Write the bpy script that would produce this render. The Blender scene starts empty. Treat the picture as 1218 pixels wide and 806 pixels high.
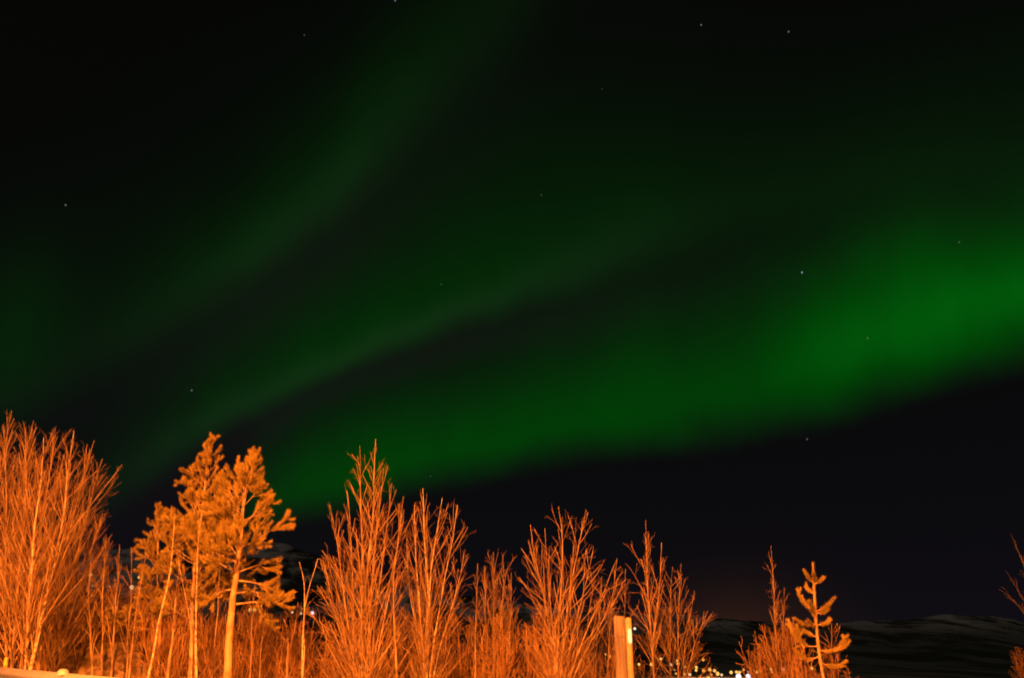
import bpy, math, time
import numpy as np
from mathutils import Vector

# ------------------------------------------------------------------ camera
C = bpy.context.scene
COL = C.collection
F = 956.0                                    # focal length in photo pixels (photo 1218 x 806)
CAM_H = 0.95
PITCH = math.atan((778.0 - 403.0) / F)       # horizon lies at photo row 778
cam_d = bpy.data.cameras.new('camera')
cam_d.sensor_width = 36.0
cam_d.lens = 36.0 * F / 1218.0
cam_d.clip_start = 0.05
cam_d.clip_end = 20000.0
cam_d.dof.use_dof = True
cam_d.dof.focus_distance = 34.0
cam_d.dof.aperture_fstop = 2.2
cam = bpy.data.objects.new('camera', cam_d)
COL.objects.link(cam)
cam.location = (0, 0, CAM_H)
cam.rotation_euler = (math.pi / 2 + PITCH, 0, 0)
C.camera = cam

C.view_settings.view_transform = 'Standard'
C.view_settings.look = 'None'
C.view_settings.exposure = 0.0
C.view_settings.gamma = 1.0
C.cycles.pixel_filter_type = 'BLACKMAN_HARRIS'
C.cycles.filter_width = 1.9
C.cycles.use_denoising = True
C.cycles.max_bounces = 5
C.cycles.diffuse_bounces = 2
C.cycles.glossy_bounces = 2
C.cycles.sample_clamp_indirect = 4.0

SP, CP = math.sin(PITCH), math.cos(PITCH)


def ray(px, py):
    x, y = (px - 609.0) / F, (403.0 - py) / F
    return np.array([x, CP - y * SP, SP + y * CP])


def at(px, py, Y):
    """world point seen at photo pixel (px, py) at depth Y along the ground"""
    d = ray(px, py)
    return np.array([0, 0, CAM_H]) + d * (Y / d[1])


def azel(px, py):
    d = ray(px, py)
    d = d / np.linalg.norm(d)
    return math.atan2(d[0], d[1]), math.asin(d[2])


# ------------------------------------------------------------------ night sky with aurora (world)
world = bpy.data.worlds.new('World')
C.world = world
world.use_nodes = True
WT = world.node_tree
WT.nodes.clear()


class NB:
    """tiny helper to write node maths as expressions"""
    def __init__(self, tree):
        self.t = tree

    def new(self, kind, **kw):
        n = self.t.nodes.new(kind)
        for k, v in kw.items():
            setattr(n, k, v)
        return n

    def put(self, sock, v):
        if isinstance(v, (int, float)):
            sock.default_value = v
        elif isinstance(v, (tuple, list)):
            sock.default_value = v
        else:
            self.t.links.new(v, sock)

    def m(self, op, a, b=None, c=None, clamp=False):
        n = self.new('ShaderNodeMath', operation=op, use_clamp=clamp)
        self.put(n.inputs[0], a)
        if b is not None:
            self.put(n.inputs[1], b)
        if c is not None:
            self.put(n.inputs[2], c)
        return n.outputs[0]

    def add(self, a, b): return self.m('ADD', a, b)
    def sub(self, a, b): return self.m('SUBTRACT', a, b)
    def mul(self, a, b): return self.m('MULTIPLY', a, b)
    def div(self, a, b): return self.m('DIVIDE', a, b)

    def smooth(self, v, lo, hi):
        n = self.new('ShaderNodeMapRange', interpolation_type='SMOOTHSTEP')
        self.put(n.inputs['Value'], v)
        self.put(n.inputs['From Min'], lo)
        self.put(n.inputs['From Max'], hi)
        return n.outputs['Result']

    def gauss(self, v):                       # exp(-v*v)
        return self.m('EXPONENT', self.mul(self.mul(v, v), -1.0))

    def curve(self, v, pts):                  # pts: (x, y) with x, y in 0..1
        n = self.new('ShaderNodeFloatCurve')
        cv = n.mapping.curves[0]
        n.mapping.use_clip = False
        n.mapping.extend = 'HORIZONTAL'
        pts = sorted(pts)
        cv.points[0].location = pts[0]
        cv.points[1].location = pts[-1]
        for p in pts[1:-1]:
            cv.points.new(*p)
        for p in cv.points:
            p.handle_type = 'AUTO_CLAMPED'
        n.mapping.update()
        self.put(n.inputs['Value'], v)
        return n.outputs[0]

    def vscale(self, col, f):
        n = self.new('ShaderNodeVectorMath', operation='SCALE')
        self.put(n.inputs[0], col)
        self.put(n.inputs['Scale'], f)
        return n.outputs[0]

    def vadd(self, a, b):
        n = self.new('ShaderNodeVectorMath', operation='ADD')
        self.put(n.inputs[0], a)
        self.put(n.inputs[1], b)
        return n.outputs[0]


W = NB(WT)
tc = W.new('ShaderNodeTexCoord')
sep = W.new('ShaderNodeSeparateXYZ')
WT.links.new(tc.outputs['Generated'], sep.inputs[0])
AZ = W.m('ARCTAN2', sep.outputs[0], sep.outputs[1])
EL = W.m('ARCSINE', sep.outputs[2])
AZ0, AZS = -0.80, 1.60                        # azimuth span that the curves cover
U = W.div(W.sub(AZ, AZ0), AZS)


def edge(pix):                                # elevation of a band's lower edge against azimuth
    return [((azel(*p)[0] - AZ0) / AZS, azel(*p)[1]) for p in pix]


def along(pix, vals):
    return [((azel(*p)[0] - AZ0) / AZS, v) for p, v in zip(pix, vals)]


# slow wandering so that the curtains are not ruled with a pen
nz = W.new('ShaderNodeTexNoise')
nz.inputs['Scale'].default_value = 3.2
nz.inputs['Detail'].default_value = 2.0
WT.links.new(tc.outputs['Generated'], nz.inputs['Vector'])
wander = W.mul(W.sub(nz.outputs['Fac'], 0.5), 0.035)
nz3 = W.new('ShaderNodeTexNoise')
nz3.inputs['Scale'].default_value = 11.0
nz3.inputs['Detail'].default_value = 3.0
WT.links.new(tc.outputs['Generated'], nz3.inputs['Vector'])
wander = W.add(wander, W.mul(W.sub(nz3.outputs['Fac'], 0.5), 0.030))
mp = W.new('ShaderNodeMapping')
mp.inputs['Scale'].default_value = (9.0, 9.0, 1.6)
WT.links.new(tc.outputs['Generated'], mp.inputs['Vector'])
nz2 = W.new('ShaderNodeTexNoise')
nz2.inputs['Scale'].default_value = 1.0
nz2.inputs['Detail'].default_value = 3.0
WT.links.new(mp.outputs[0], nz2.inputs['Vector'])
rays = W.add(W.mul(W.sub(nz2.outputs['Fac'], 0.5), 0.9), 1.0)


def band(pix, amp, rise, fall, power=1.4):
    """auroral curtain: soft lower edge, slow fade upward; all in azimuth/elevation"""
    L = W.curve(U, edge(pix))
    A = W.curve(U, along(pix, amp))
    r = W.curve(U, along(pix, rise))
    f = W.curve(U, along(pix, fall))
    x = W.add(W.sub(EL, L), wander)
    up = W.smooth(W.div(x, r), -1.0, 1.0)
    dn = W.m('EXPONENT', W.mul(W.m('POWER', W.m('MAXIMUM', W.div(x, f), 0.0), power), -1.0))
    return W.mul(W.mul(up, dn), A), W.div(x, r), A


PX = 1.0 / F
pA = [(-60, 640), (240, 640), (300, 618), (350, 600), (420, 585), (500, 572), (620, 545), (750, 519), (900, 490), (1000, 456), (1100, 422), (1218, 395), (1300, 378)]
aA = [0.0, 0.0, 0.32, 0.54, 0.64, 0.66, 0.70, 0.68, 0.82, 1.20, 1.58, 1.66, 1.5]
rA = [v * PX for v in (30, 30, 30, 28, 26, 26, 30, 34, 42, 48, 52, 54, 54)]
fA = [v * PX for v in (74, 74, 74, 76, 82, 90, 100, 110, 112, 106, 98, 94, 92)]
A1, _, _ = band(pA, aA, rA, fA, 2.1)
pB = [(40, 650), (140, 585), (220, 532), (300, 488), (400, 440), (480, 408), (600, 362), (700, 328), (820, 292), (930, 262), (1100, 230), (1218, 215)]
aB = [0.05, 0.14, 0.23, 0.29, 0.33, 0.33, 0.27, 0.21, 0.12, 0.07, 0.06, 0.06]
rB = [v * PX for v in (40, 36, 28, 22, 19, 21, 25, 34, 40, 44, 44, 44)]
fB = [v * PX for v in (70, 70, 72, 76, 84, 92, 96, 92, 90, 90, 90, 90)]
B1, xB, AB = band(pB, aB, rB, fB, 1.5)
pC = [(-40, 500), (40, 468), (130, 424), (200, 384), (260, 348), (330, 300), (400, 242), (450, 194), (520, 126), (600, 46), (650, -6), (700, -50)]
aC = [0.05, 0.07, 0.11, 0.15, 0.19, 0.25, 0.25, 0.19, 0.13, 0.08, 0.05, 0.03]
rC = [v * PX for v in (44, 44, 42, 42, 44, 48, 54, 60, 66, 70, 70, 70)]
fC = [v * PX for v in (100, 105, 95, 90, 85, 88, 95, 110, 130, 160, 170, 170)]
C1, xC, AC = band(pC, aC, rC, fC, 1.6)

# wide faint veil between the curtains, and a faint pillar at the left
v_az, v_el = azel(620, 250)
veil = W.mul(W.gauss(W.div(W.sub(AZ, v_az), 0.34)), W.gauss(W.div(W.sub(EL, v_el), 0.16)))
r_az, r_el = azel(1120, 190)
veil2 = W.mul(W.gauss(W.div(W.sub(AZ, r_az), 0.25)), W.gauss(W.div(W.sub(EL, r_el), 0.10)))
h_az, h_el = azel(300, 400)
veil3 = W.mul(W.gauss(W.div(W.sub(AZ, h_az), 0.26)), W.gauss(W.div(W.sub(EL, h_el), 0.13)))
l_az, l_el = azel(14, 400)
pil = W.mul(W.gauss(W.div(W.sub(AZ, l_az), 0.045)), W.gauss(W.div(W.sub(EL, l_el), 0.09)))
green = W.add(W.mul(W.add(A1, W.add(B1, C1)), rays),
              W.add(W.mul(veil, 0.075), W.add(W.mul(veil2, 0.05), W.add(W.mul(pil, 0.13), W.mul(veil3, 0.05)))))
GREEN = W.vscale((0.0003, 0.066, 0.0022), green)
# greyish-pink lower fringe of the two upper curtains
fr = W.add(W.mul(W.gauss(W.add(xB, -0.5)), AB), W.mul(W.gauss(W.add(xC, -0.3)), AC))
FRINGE = W.vscale((0.0095, 0.0070, 0.0085), fr)
# base night sky: nearly black overhead, a touch lighter and warmer low down
low = W.m('EXPONENT', W.mul(W.m('MAXIMUM', EL, 0.0), -4.0))
BASE = W.vadd(W.vscale((0.0037, 0.0026, 0.0056), low), (0.0016, 0.0018, 0.0012))
BASE = W.vscale(BASE, W.m('MAXIMUM', W.sub(1.0, W.mul(green, 1.3)), 0.05))
g_az, g_el = azel(880, 765)
glow = W.mul(W.gauss(W.div(W.sub(AZ, g_az), 0.085)), W.gauss(W.div(W.sub(EL, g_el), 0.055)))
GLOW = W.vscale((0.0230, 0.0070, 0.0012), glow)
fr2 = W.add(W.mul(W.gauss(W.add(xB, 1.3)), AB), W.mul(W.gauss(W.add(xC, 1.2)), AC))
FRINGE = W.vadd(FRINGE, W.vscale((0.0075, 0.0032, 0.0068), fr2))
SKY = W.vadd(W.vadd(GREEN, FRINGE), W.vadd(BASE, GLOW))
# stars, at fixed directions
stars = [(78, 244, 0.20, 0), (470, 1, 0.30, 1), (834, 30, 0.20, 0), (938, 38, 0.20, 0), (954, 324, 0.75, 1), (228, 464, 0.22, 0),
         (960, 522, 0.16, 0), (1032, 402, 0.12, 0), (1141, 288, 0.09, 0), (644, 232, 0.07, 0), (362, 42, 0.06, 0), (525, 338, 0.06, 0),
         (716, 106, 0.03, 0), (512, 566, 0.05, 0)]
for px, py, b, cool in stars:
    d = ray(px, py)
    d = d / np.linalg.norm(d)
    n = W.new('ShaderNodeVectorMath', operation='DISTANCE')
    WT.links.new(tc.outputs['Generated'], n.inputs[0])
    n.inputs[1].default_value = tuple(d)
    s = W.smooth(n.outputs['Value'], 0.00105, 0.0004)
    SKY = W.vadd(SKY, W.vscale((b * 0.62, b * 0.75, b * 1.1) if cool else (b, b, b), s))
bg = W.new('ShaderNodeBackground')
bg.inputs['Strength'].default_value = 1.0
WT.links.new(SKY, bg.inputs['Color'])
wo = W.new('ShaderNodeOutputWorld')
WT.links.new(bg.outputs[0], wo.inputs['Surface'])

# ------------------------------------------------------------------ faint broad fill light, added to lift the snow slopes
sd = bpy.data.lights.new('slope_fill', 'SUN')
sd.energy = 0.20
sd.color = (1.0, 0.66, 0.56)
sd.angle = math.radians(25)
slope_fill = bpy.data.objects.new('slope_fill', sd)
COL.objects.link(slope_fill)
slope_fill.rotation_euler = (math.radians(58), 0, math.radians(-25))

# ------------------------------------------------------------------ the sodium street lamp behind the camera and an added fill light
ld = bpy.data.lights.new('street_and_fill_light', 'POINT')
ld.energy = 69000.0
ld.color = (1.0, 0.218, 0.021)
ld.shadow_soft_size = 0.35
lamp = bpy.data.objects.new('street_and_fill_light', ld)
COL.objects.link(lamp)
lamp.location = (-5.5, -4.5, 7.5)
fill_ld = ld.copy()  # second source added as fill from the right, softens dark gaps
fill_ld.energy = 30000.0
fill_lamp = bpy.data.objects.new('street_and_fill_light', fill_ld)
COL.objects.link(fill_lamp)
fill_lamp.location = (5.5, -7.0, 7.5)


# ------------------------------------------------------------------ helpers
def tag(o, label=None, cat=None, group=None, kind=None):
    if label: o['label'] = label
    if cat: o['category'] = cat
    if group: o['group'] = group
    if kind: o['kind'] = kind
    return o


def thing(name, loc, label, cat, group=None):
    o = bpy.data.objects.new(name, None)
    o.empty_display_size = 0.2
    COL.objects.link(o)
    o.location = loc
    return tag(o, label, cat, group)


def mesh_obj(name, V, faces, mats, parent=None, smooth=True, mat_idx=None, loc=None):
    """faces: list of int arrays, each (n, 3) or (n, 4)"""
    me = bpy.data.meshes.new(name)
    V = np.asarray(V, dtype=np.float32)
    faces = [np.asarray(f, dtype=np.int32) for f in faces if len(f)]
    me.vertices.add(len(V))
    me.vertices.foreach_set('co', V.ravel())
    loops = np.concatenate([f.ravel() for f in faces])
    sizes = np.concatenate([np.full(len(f), f.shape[1], dtype=np.int32) for f in faces])
    starts = np.concatenate([[0], np.cumsum(sizes)[:-1]]).astype(np.int32)
    me.loops.add(len(loops))
    me.loops.foreach_set('vertex_index', loops)
    me.polygons.add(len(sizes))
    me.polygons.foreach_set('loop_start', starts)
    me.polygons.foreach_set('loop_total', sizes)
    if smooth:
        me.polygons.foreach_set('use_smooth', np.ones(len(sizes), dtype=bool))
    if mat_idx is not None:
        me.polygons.foreach_set('material_index', np.asarray(mat_idx, dtype=np.int32))
    me.update(calc_edges=True)
    for m in (mats if isinstance(mats, (list, tuple)) else [mats]):
        me.materials.append(m)
    o = bpy.data.objects.new(name, me)
    COL.objects.link(o)
    if parent is not None:
        o.parent = parent
    if loc is not None:
        o.location = loc
    return o


def unit(v):
    return v / np.maximum(np.linalg.norm(v, axis=-1, keepdims=True), 1e-9)


def tubes(P, R, k=3):
    """P (m, n, 3), R (m, n) -> vertices and quads of tapering tubes"""
    m, n, _ = P.shape
    T = np.gradient(P, axis=1)
    T = unit(T)
    ref = np.where(np.abs(T[:, :1, 2:3]) > 0.9, np.array([[[1.0, 0, 0]]]), np.array([[[0, 0, 1.0]]]))
    A = unit(np.cross(T, np.broadcast_to(ref, T.shape)))
    B = np.cross(T, A)
    a = np.arange(k) * 2 * np.pi / k
    ring = A[:, :, None, :] * np.cos(a)[None, None, :, None] + B[:, :, None, :] * np.sin(a)[None, None, :, None]
    V = P[:, :, None, :] + ring * R[:, :, None, None]
    idx = np.arange(m * n * k).reshape(m, n, k)
    i0 = idx[:, :-1, :]
    i1 = idx[:, 1:, :]
    Q = np.stack([i0, np.roll(i0, -1, axis=2), np.roll(i1, -1, axis=2), i1], axis=-1).reshape(-1, 4)
    return V.reshape(-1, 3), Q


class Geo:
    def __init__(self):
        self.V, self.Fs, self.n = [], [], 0

    def put(self, V, Fc):
        if len(V) == 0: return
        self.V.append(V)
        self.Fs.append(np.asarray(Fc) + self.n)
        self.n += len(V)

    def build(self, name, mat, parent=None, origin=(0, 0, 0), smooth=True):
        V = np.concatenate(self.V) - np.asarray(origin)
        return mesh_obj(name, V, self.Fs, mat, parent, smooth)


def resample(P, n):
    """smooth polyline through the points P, n points"""
    P = np.asarray(P, float)
    s = np.concatenate([[0], np.cumsum(np.linalg.norm(np.diff(P, axis=0), axis=1))])
    t = np.linspace(0, s[-1], n)
    Q = np.stack([np.interp(t, s, P[:, i]) for i in range(3)], axis=1)
    for _ in range(2):
        Q[1:-1] = 0.25 * Q[:-2] + 0.5 * Q[1:-1] + 0.25 * Q[2:]
    return Q


def lengths(P):
    return np.linalg.norm(np.diff(P, axis=1), axis=2).sum(axis=1)


def spawn(rng, P, R, dens, t0, t1, ang, L, n=5, up=0.4, wob=0.12, rf=0.6, rmin=0.003, sd=0.25, angsd=9.0, rel=0.6, cap=0.85):
    """side branches along every polyline of P; ang and L are (at t0, at t1) pairs"""
    ln = lengths(P)
    cnt = np.maximum(1, np.round(ln * dens * (t1 - t0) * rng.uniform(0.75, 1.25, len(P)))).astype(int)
    idx = np.repeat(np.arange(len(P)), cnt)
    k = np.concatenate([np.arange(c) for c in cnt])
    tn = (k + rng.random(len(k))) / np.repeat(cnt, cnt)
    t = t0 + (t1 - t0) * tn
    N = P.shape[1]
    f = t * (N - 1)
    i = np.minimum(f.astype(int), N - 2)
    w = (f - i)[:, None]
    pos = P[idx, i] * (1 - w) + P[idx, i + 1] * w
    rad = R[idx, i] * (1 - w[:, 0]) + R[idx, i + 1] * w[:, 0]
    tan = unit(P[idx, i + 1] - P[idx, i])
    v = rng.normal(size=tan.shape)
    v = unit(v - tan * (v * tan).sum(axis=1, keepdims=True))
    a = np.radians(ang[0] + (ang[1] - ang[0]) * tn + rng.normal(0, angsd, len(t)))[:, None]
    d = tan * np.cos(a) + v * np.sin(a)
    Lc = (L[0] + (L[1] - L[0]) * tn) * np.exp(rng.normal(0, sd, len(t)))
    Lc = np.minimum(Lc, np.minimum(rel * ln[idx], 0.07 + cap * (1 - t) * ln[idx]))
    out = np.empty((len(t), n, 3))
    out[:, 0] = pos
    step = (Lc / (n - 1))[:, None]
    for j in range(1, n):
        out[:, j] = out[:, j - 1] + d * step
        d = unit(d + np.array([0, 0, up / (n - 1)]) + rng.normal(0, wob, d.shape))
    r0 = np.maximum(rad * rf, rmin)
    rr = r0[:, None] + (rmin - r0)[:, None] * np.linspace(0, 1, n)[None, :]
    return out, rr


# ------------------------------------------------------------------ materials
def principled(name, rough=0.8, spec=0.2):
    m = bpy.data.materials.new(name)
    m.use_nodes = True
    b = m.node_tree.nodes['Principled BSDF']
    b.inputs['Roughness'].default_value = rough
    b.inputs['Specular IOR Level'].default_value = spec
    return m, NB(m.node_tree), b


def mixcol(nb, f, a, b):
    n = nb.new('ShaderNodeMix', data_type='RGBA')
    nb.put(n.inputs[0], f)
    nb.put(n.inputs[6], a)
    nb.put(n.inputs[7], b)
    return n.outputs[2]


def noise(nb, scale, detail=3.0, stretch=None, rough=0.55):
    t = nb.new('ShaderNodeTexCoord')
    v = t.outputs['Object']
    if stretch:
        mpn = nb.new('ShaderNodeMapping')
        mpn.inputs['Scale'].default_value = stretch
        nb.t.links.new(v, mpn.inputs['Vector'])
        v = mpn.outputs[0]
    n = nb.new('ShaderNodeTexNoise')
    n.inputs['Scale'].default_value = scale
    n.inputs['Detail'].default_value = detail
    n.inputs['Roughness'].default_value = rough
    nb.t.links.new(v, n.inputs['Vector'])
    return n.outputs['Fac']


def bump(nb, bsdf, h, strength=0.4, dist=0.02):
    n = nb.new('ShaderNodeBump')
    n.inputs['Strength'].default_value = strength
    n.inputs['Distance'].default_value = dist
    nb.put(n.inputs['Height'], h)
    nb.t.links.new(n.outputs[0], bsdf.inputs['Normal'])


def two_tone(name, c1, c2, scale, stretch=None, lo=0.4, hi=0.6, rough=0.8, bmp=0.0, spec=0.2):
    m, nb, b = principled(name, rough, spec)
    f = nb.smooth(noise(nb, scale, 4.0, stretch), lo, hi)
    nb.t.links.new(mixcol(nb, f, (*c1, 1), (*c2, 1)), b.inputs['Base Color'])
    if bmp:
        bump(nb, b, noise(nb, scale * 3, 4.0, stretch), bmp, 0.02)
    return m


M_bark = two_tone('grey_brown_bark', (0.20, 0.145, 0.10), (0.40, 0.31, 0.22), 9.0, (1, 1, 0.35), bmp=0.5)
M_twig = two_tone('brown_twig_bark', (0.13, 0.075, 0.034), (0.27, 0.175, 0.08), 2.5, None, 0.35, 0.65)
M_brush = two_tone('brown_brush_bark', (0.24, 0.135, 0.06), (0.46, 0.29, 0.135), 2.5, None, 0.35, 0.65)
M_limb = two_tone('smooth_limb_bark', (0.22, 0.14, 0.08), (0.48, 0.35, 0.20), 3.0, None, 0.35, 0.65)
M_birch = two_tone('pale_birch_bark', (0.30, 0.24, 0.18), (0.62, 0.55, 0.45), 7.0, (1, 1, 2.2), 0.38, 0.52, bmp=0.3)
M_pinebark = two_tone('flaky_pine_bark', (0.34, 0.23, 0.14), (0.56, 0.42, 0.26), 10.0, (1, 1, 0.4), bmp=0.7)
M_needle = two_tone('pine_needles', (0.23, 0.185, 0.05), (0.42, 0.33, 0.09), 3.0, None, 0.35, 0.65, rough=0.6)
M_post = two_tone('weathered_post_wood', (0.10, 0.09, 0.10), (0.185, 0.165, 0.175), 14.0, (1, 1, 0.12), bmp=0.5)
M_galv = two_tone('galvanised_steel', (0.36, 0.40, 0.52), (0.42, 0.46, 0.60), 2.0, None, rough=0.6, spec=0.3)
M_pole = two_tone('painted_marker_pole', (0.20, 0.165, 0.12), (0.30, 0.25, 0.19), 5.0)
M_mound = two_tone('earth_with_old_snow', (0.09, 0.062, 0.036), (0.26, 0.20, 0.14), 6.5, None, 0.42, 0.66, bmp=1.0)
M_dark = two_tone('dark_painted_steel', (0.03, 0.03, 0.03), (0.06, 0.06, 0.06), 2.0)


def emitter(name, col, s):
    m = bpy.data.materials.new(name)
    m.use_nodes = True
    t = m.node_tree
    t.nodes.remove(t.nodes['Principled BSDF'])
    e = t.nodes.new('ShaderNodeEmission')
    e.inputs['Color'].default_value = (*col, 1)
    e.inputs['Strength'].default_value = s
    t.links.new(e.outputs[0], t.nodes['Material Output'].inputs['Surface'])
    return m


E_yel = emitter('yellow_lamp_light', (1.0, 0.52, 0.11), 1.35)
E_ora = emitter('orange_lamp_light', (1.0, 0.38, 0.06), 1.0)
E_whi = emitter('white_lamp_light', (1.0, 0.74, 0.42), 1.4)
E_blu = emitter('blue_white_lamp_light', (0.95, 0.90, 1.0), 1.3)
E_pal = emitter('pale_lamp_light', (1.0, 0.60, 0.32), 1.0)
E_dim = emitter('dim_lamp_light', (1.0, 0.52, 0.22), 0.55)
E_mark = emitter('marker_strip_glow', (1.0, 0.66, 0.26), 1.7)  # reflective band of the marker pole, its brightness put in as emission


# ------------------------------------------------------------------ terrain
def ss(a, b, x):
    t = np.clip((x - a) / (b - a), 0, 1)
    return t * t * (3 - 2 * t)


def vnoise(x, y, seed=0):
    xi, yi = np.floor(x).astype(np.int64), np.floor(y).astype(np.int64)
    fx, fy = x - xi, y - yi
    fx, fy = fx * fx * (3 - 2 * fx), fy * fy * (3 - 2 * fy)

    def h(a, b):
        v = (a * 374761393 + b * 668265263 + seed * 982451653) & 0x7fffffff
        v = ((v ^ (v >> 13)) * 1274126177) & 0x7fffffff
        return ((v ^ (v >> 16)) & 0xffff) / 65535.0
    return (h(xi, yi) * (1 - fx) + h(xi + 1, yi) * fx) * (1 - fy) + (h(xi, yi + 1) * (1 - fx) + h(xi + 1, yi + 1) * fx) * fy


def fbm(x, y, o=4, seed=0):
    s, a, t = 0, 0.5, 0
    for i in range(o):
        s = s + a * (vnoise(x, y, seed + i) - 0.5)
        t += a
        x, y, a = x * 2.03, y * 2.03, a * 0.5
    return s / t


WATER = -10.5
RA, RB = np.array([-8.96, 15.33]), np.array([-3.67, 8.29])      # two points of the guardrail line
RN = np.array([7.04, 5.29]); RN = RN / np.linalg.norm(RN)      # pointing away from the camera
sky_px = [(-700, 690), (-200, 650), (0, 655), (200, 650), (300, 646), (345, 648), (375, 655), (400, 664), (450, 690), (600, 716), (750, 728), (860, 736), (930, 742), (1000, 741),
          (1060, 738), (1130, 731), (1180, 733), (1218, 741), (1400, 735), (1900, 720)]
sk_az = np.array([azel(*p)[0] for p in sky_px])
sk_tan = np.array([math.tan(azel(*p)[1]) for p in sky_px])


def height(x, y):
    x, y = np.asarray(x, float), np.asarray(y, float)
    r = np.hypot(x, y)
    az = np.arctan2(x, y)
    s = (x - RB[0]) * RN[0] + (y - RB[1]) * RN[1]
    front = ss(1.9, 1.3, np.abs(az))
    near = -1.7 * ss(0.9, 9.0, s) + 0.10 * fbm(x * 0.8, y * 0.8, 3, 5) * ss(0.6, 3.0, s)
    down = -12.0 * ss(28, 175, r) * ss(0.5, 8.0, s)
    tanv = np.interp(az, sk_az, sk_tan) * (1 + 0.16 * fbm(az * 26 + 7, az * 0 + 2.5, 5, 21))
    r1 = np.interp(az, [-0.8, -0.2, 0.15, 0.5, 0.8], [1000, 1050, 1250, 1400, 1400])
    r0 = 405.0 + 25 * np.sin(az * 23) + 14 * np.sin(az * 61 + 1)
    t = (r - r0) / (r1 - r0)
    top = tanv * r1 + CAM_H - WATER
    g = np.where(t < 1, np.clip(t, 0, 1) ** 2.2, np.exp(-np.clip(t - 1, 0, 9) * 1.2))
    rough = fbm(x / 190.0, y / 190.0, 5, 11) * 2
    hill = top * g * (1 + 0.16 * rough * ss(0.05, 0.4, t) * ss(1.0, 0.85, t)) + 3.2 * ss(0, 0.02, t) + 5.0 * fbm(x / 60.0, y / 60.0, 4, 3) * ss(0.05, 0.6, t)
    z = near + down + (hill + 1.0) * (t > 0)
    return front * z + (1 - front) * (near * ss(60, 20, r))


def make_ground():
    fine = np.radians(np.arange(-46, 46.01, 0.4))
    coarse = np.radians(np.arange(50, 311, 4.0))
    azs = np.concatenate([fine, coarse])
    rr = np.concatenate([np.geomspace(0.5, 380, 110), np.geomspace(386, 3200, 150), np.geomspace(3400, 9000, 8)])
    A, Rr = np.meshgrid(azs, rr)
    X, Y = Rr * np.sin(A), Rr * np.cos(A)
    V = np.stack([X, Y, height(X, Y)], axis=-1).reshape(-1, 3)
    m, n = Rr.shape
    idx = np.arange(m * n).reshape(m, n)
    Q = np.stack([idx[:-1], np.roll(idx, -1, axis=1)[:-1], np.roll(idx, -1, axis=1)[1:], idx[1:]], axis=-1).reshape(-1, 4)[:, ::-1]
    V = np.vstack([V, [[0, 0, float(height(0.0, 0.01))]]])
    tri = np.stack([np.full(n, m * n), np.roll(idx[0], -1), idx[0]], axis=-1)[:, ::-1] * 1
    mat, nb, b = principled('snowy_ground', 0.85, 0.2)
    tcn = nb.new('ShaderNodeTexCoord')
    sp = nb.new('ShaderNodeSeparateXYZ')
    nb.t.links.new(tcn.outputs['Object'], sp.inputs[0])
    far = nb.smooth(nb.m('SQRT', nb.add(nb.mul(sp.outputs[0], sp.outputs[0]), nb.mul(sp.outputs[1], sp.outputs[1]))), 250, 380)
    nearc = mixcol(nb, nb.smooth(noise(nb, 0.9, 5.0), 0.42, 0.55), (0.10, 0.075, 0.045, 1), (0.62, 0.63, 0.66, 1))
    # far slopes: snow with dark bands of birch wood and rock
    fw = nb.smooth(noise(nb, 0.030, 8.0, (0.8, 0.12, 1.5), 0.72), 0.43, 0.57)
    treeline = nb.smooth(sp.outputs[2], 14, 60)
    farc = mixcol(nb, nb.m('MULTIPLY', fw, nb.add(nb.mul(treeline, 0.7), 0.2)), (0.035, 0.033, 0.032, 1), (0.60, 0.61, 0.64, 1))
    nb.t.links.new(mixcol(nb, far, nearc, farc), b.inputs['Base Color'])
    o = mesh_obj('ground', V, [Q, tri], mat)
    o['kind'] = 'structure'


make_ground()


def flat_sheet(name, pts, z, mat):
    V = [(p[0], p[1], z) for p in pts]
    me = bpy.data.meshes.new(name)
    me.from_pydata(V, [], [list(range(len(V)))])
    me.materials.append(mat)
    o = bpy.data.objects.new(name, me)
    COL.objects.link(o)
    o['kind'] = 'structure'
    return o


m_w, nb, b = principled('dark_water', 0.12, 0.5)
b.inputs['Base Color'].default_value = (0.006, 0.009, 0.012, 1)
bump(nb, b, noise(nb, 0.7, 3.0), 0.25, 0.15)
flat_sheet('water', [(-420, 130), (420, 130), (700, 330), (560, 520), (0, 620), (-560, 520), (-700, 330)], WATER, m_w)
m_road = two_tone('asphalt', (0.035, 0.035, 0.036), (0.065, 0.063, 0.06), 30.0, bmp=0.3)
RT = np.array([-RN[1], RN[0]])                                  # along the rail, towards the far left


def rail_pt(u, s):
    p = RB + RT * u + RN * s
    return (p[0], p[1])


flat_sheet('road', [rail_pt(-60, -8.6), rail_pt(60, -8.6), rail_pt(60, -2.2), rail_pt(-60, -2.2)], 0.006, m_road)
m_line = two_tone('white_road_paint', (0.55, 0.55, 0.53), (0.75, 0.75, 0.72), 20.0)
flat_sheet('road_marking', [rail_pt(-60, -2.65), rail_pt(60, -2.65), rail_pt(60, -2.5), rail_pt(-60, -2.5)], 0.011, m_line)


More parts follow.
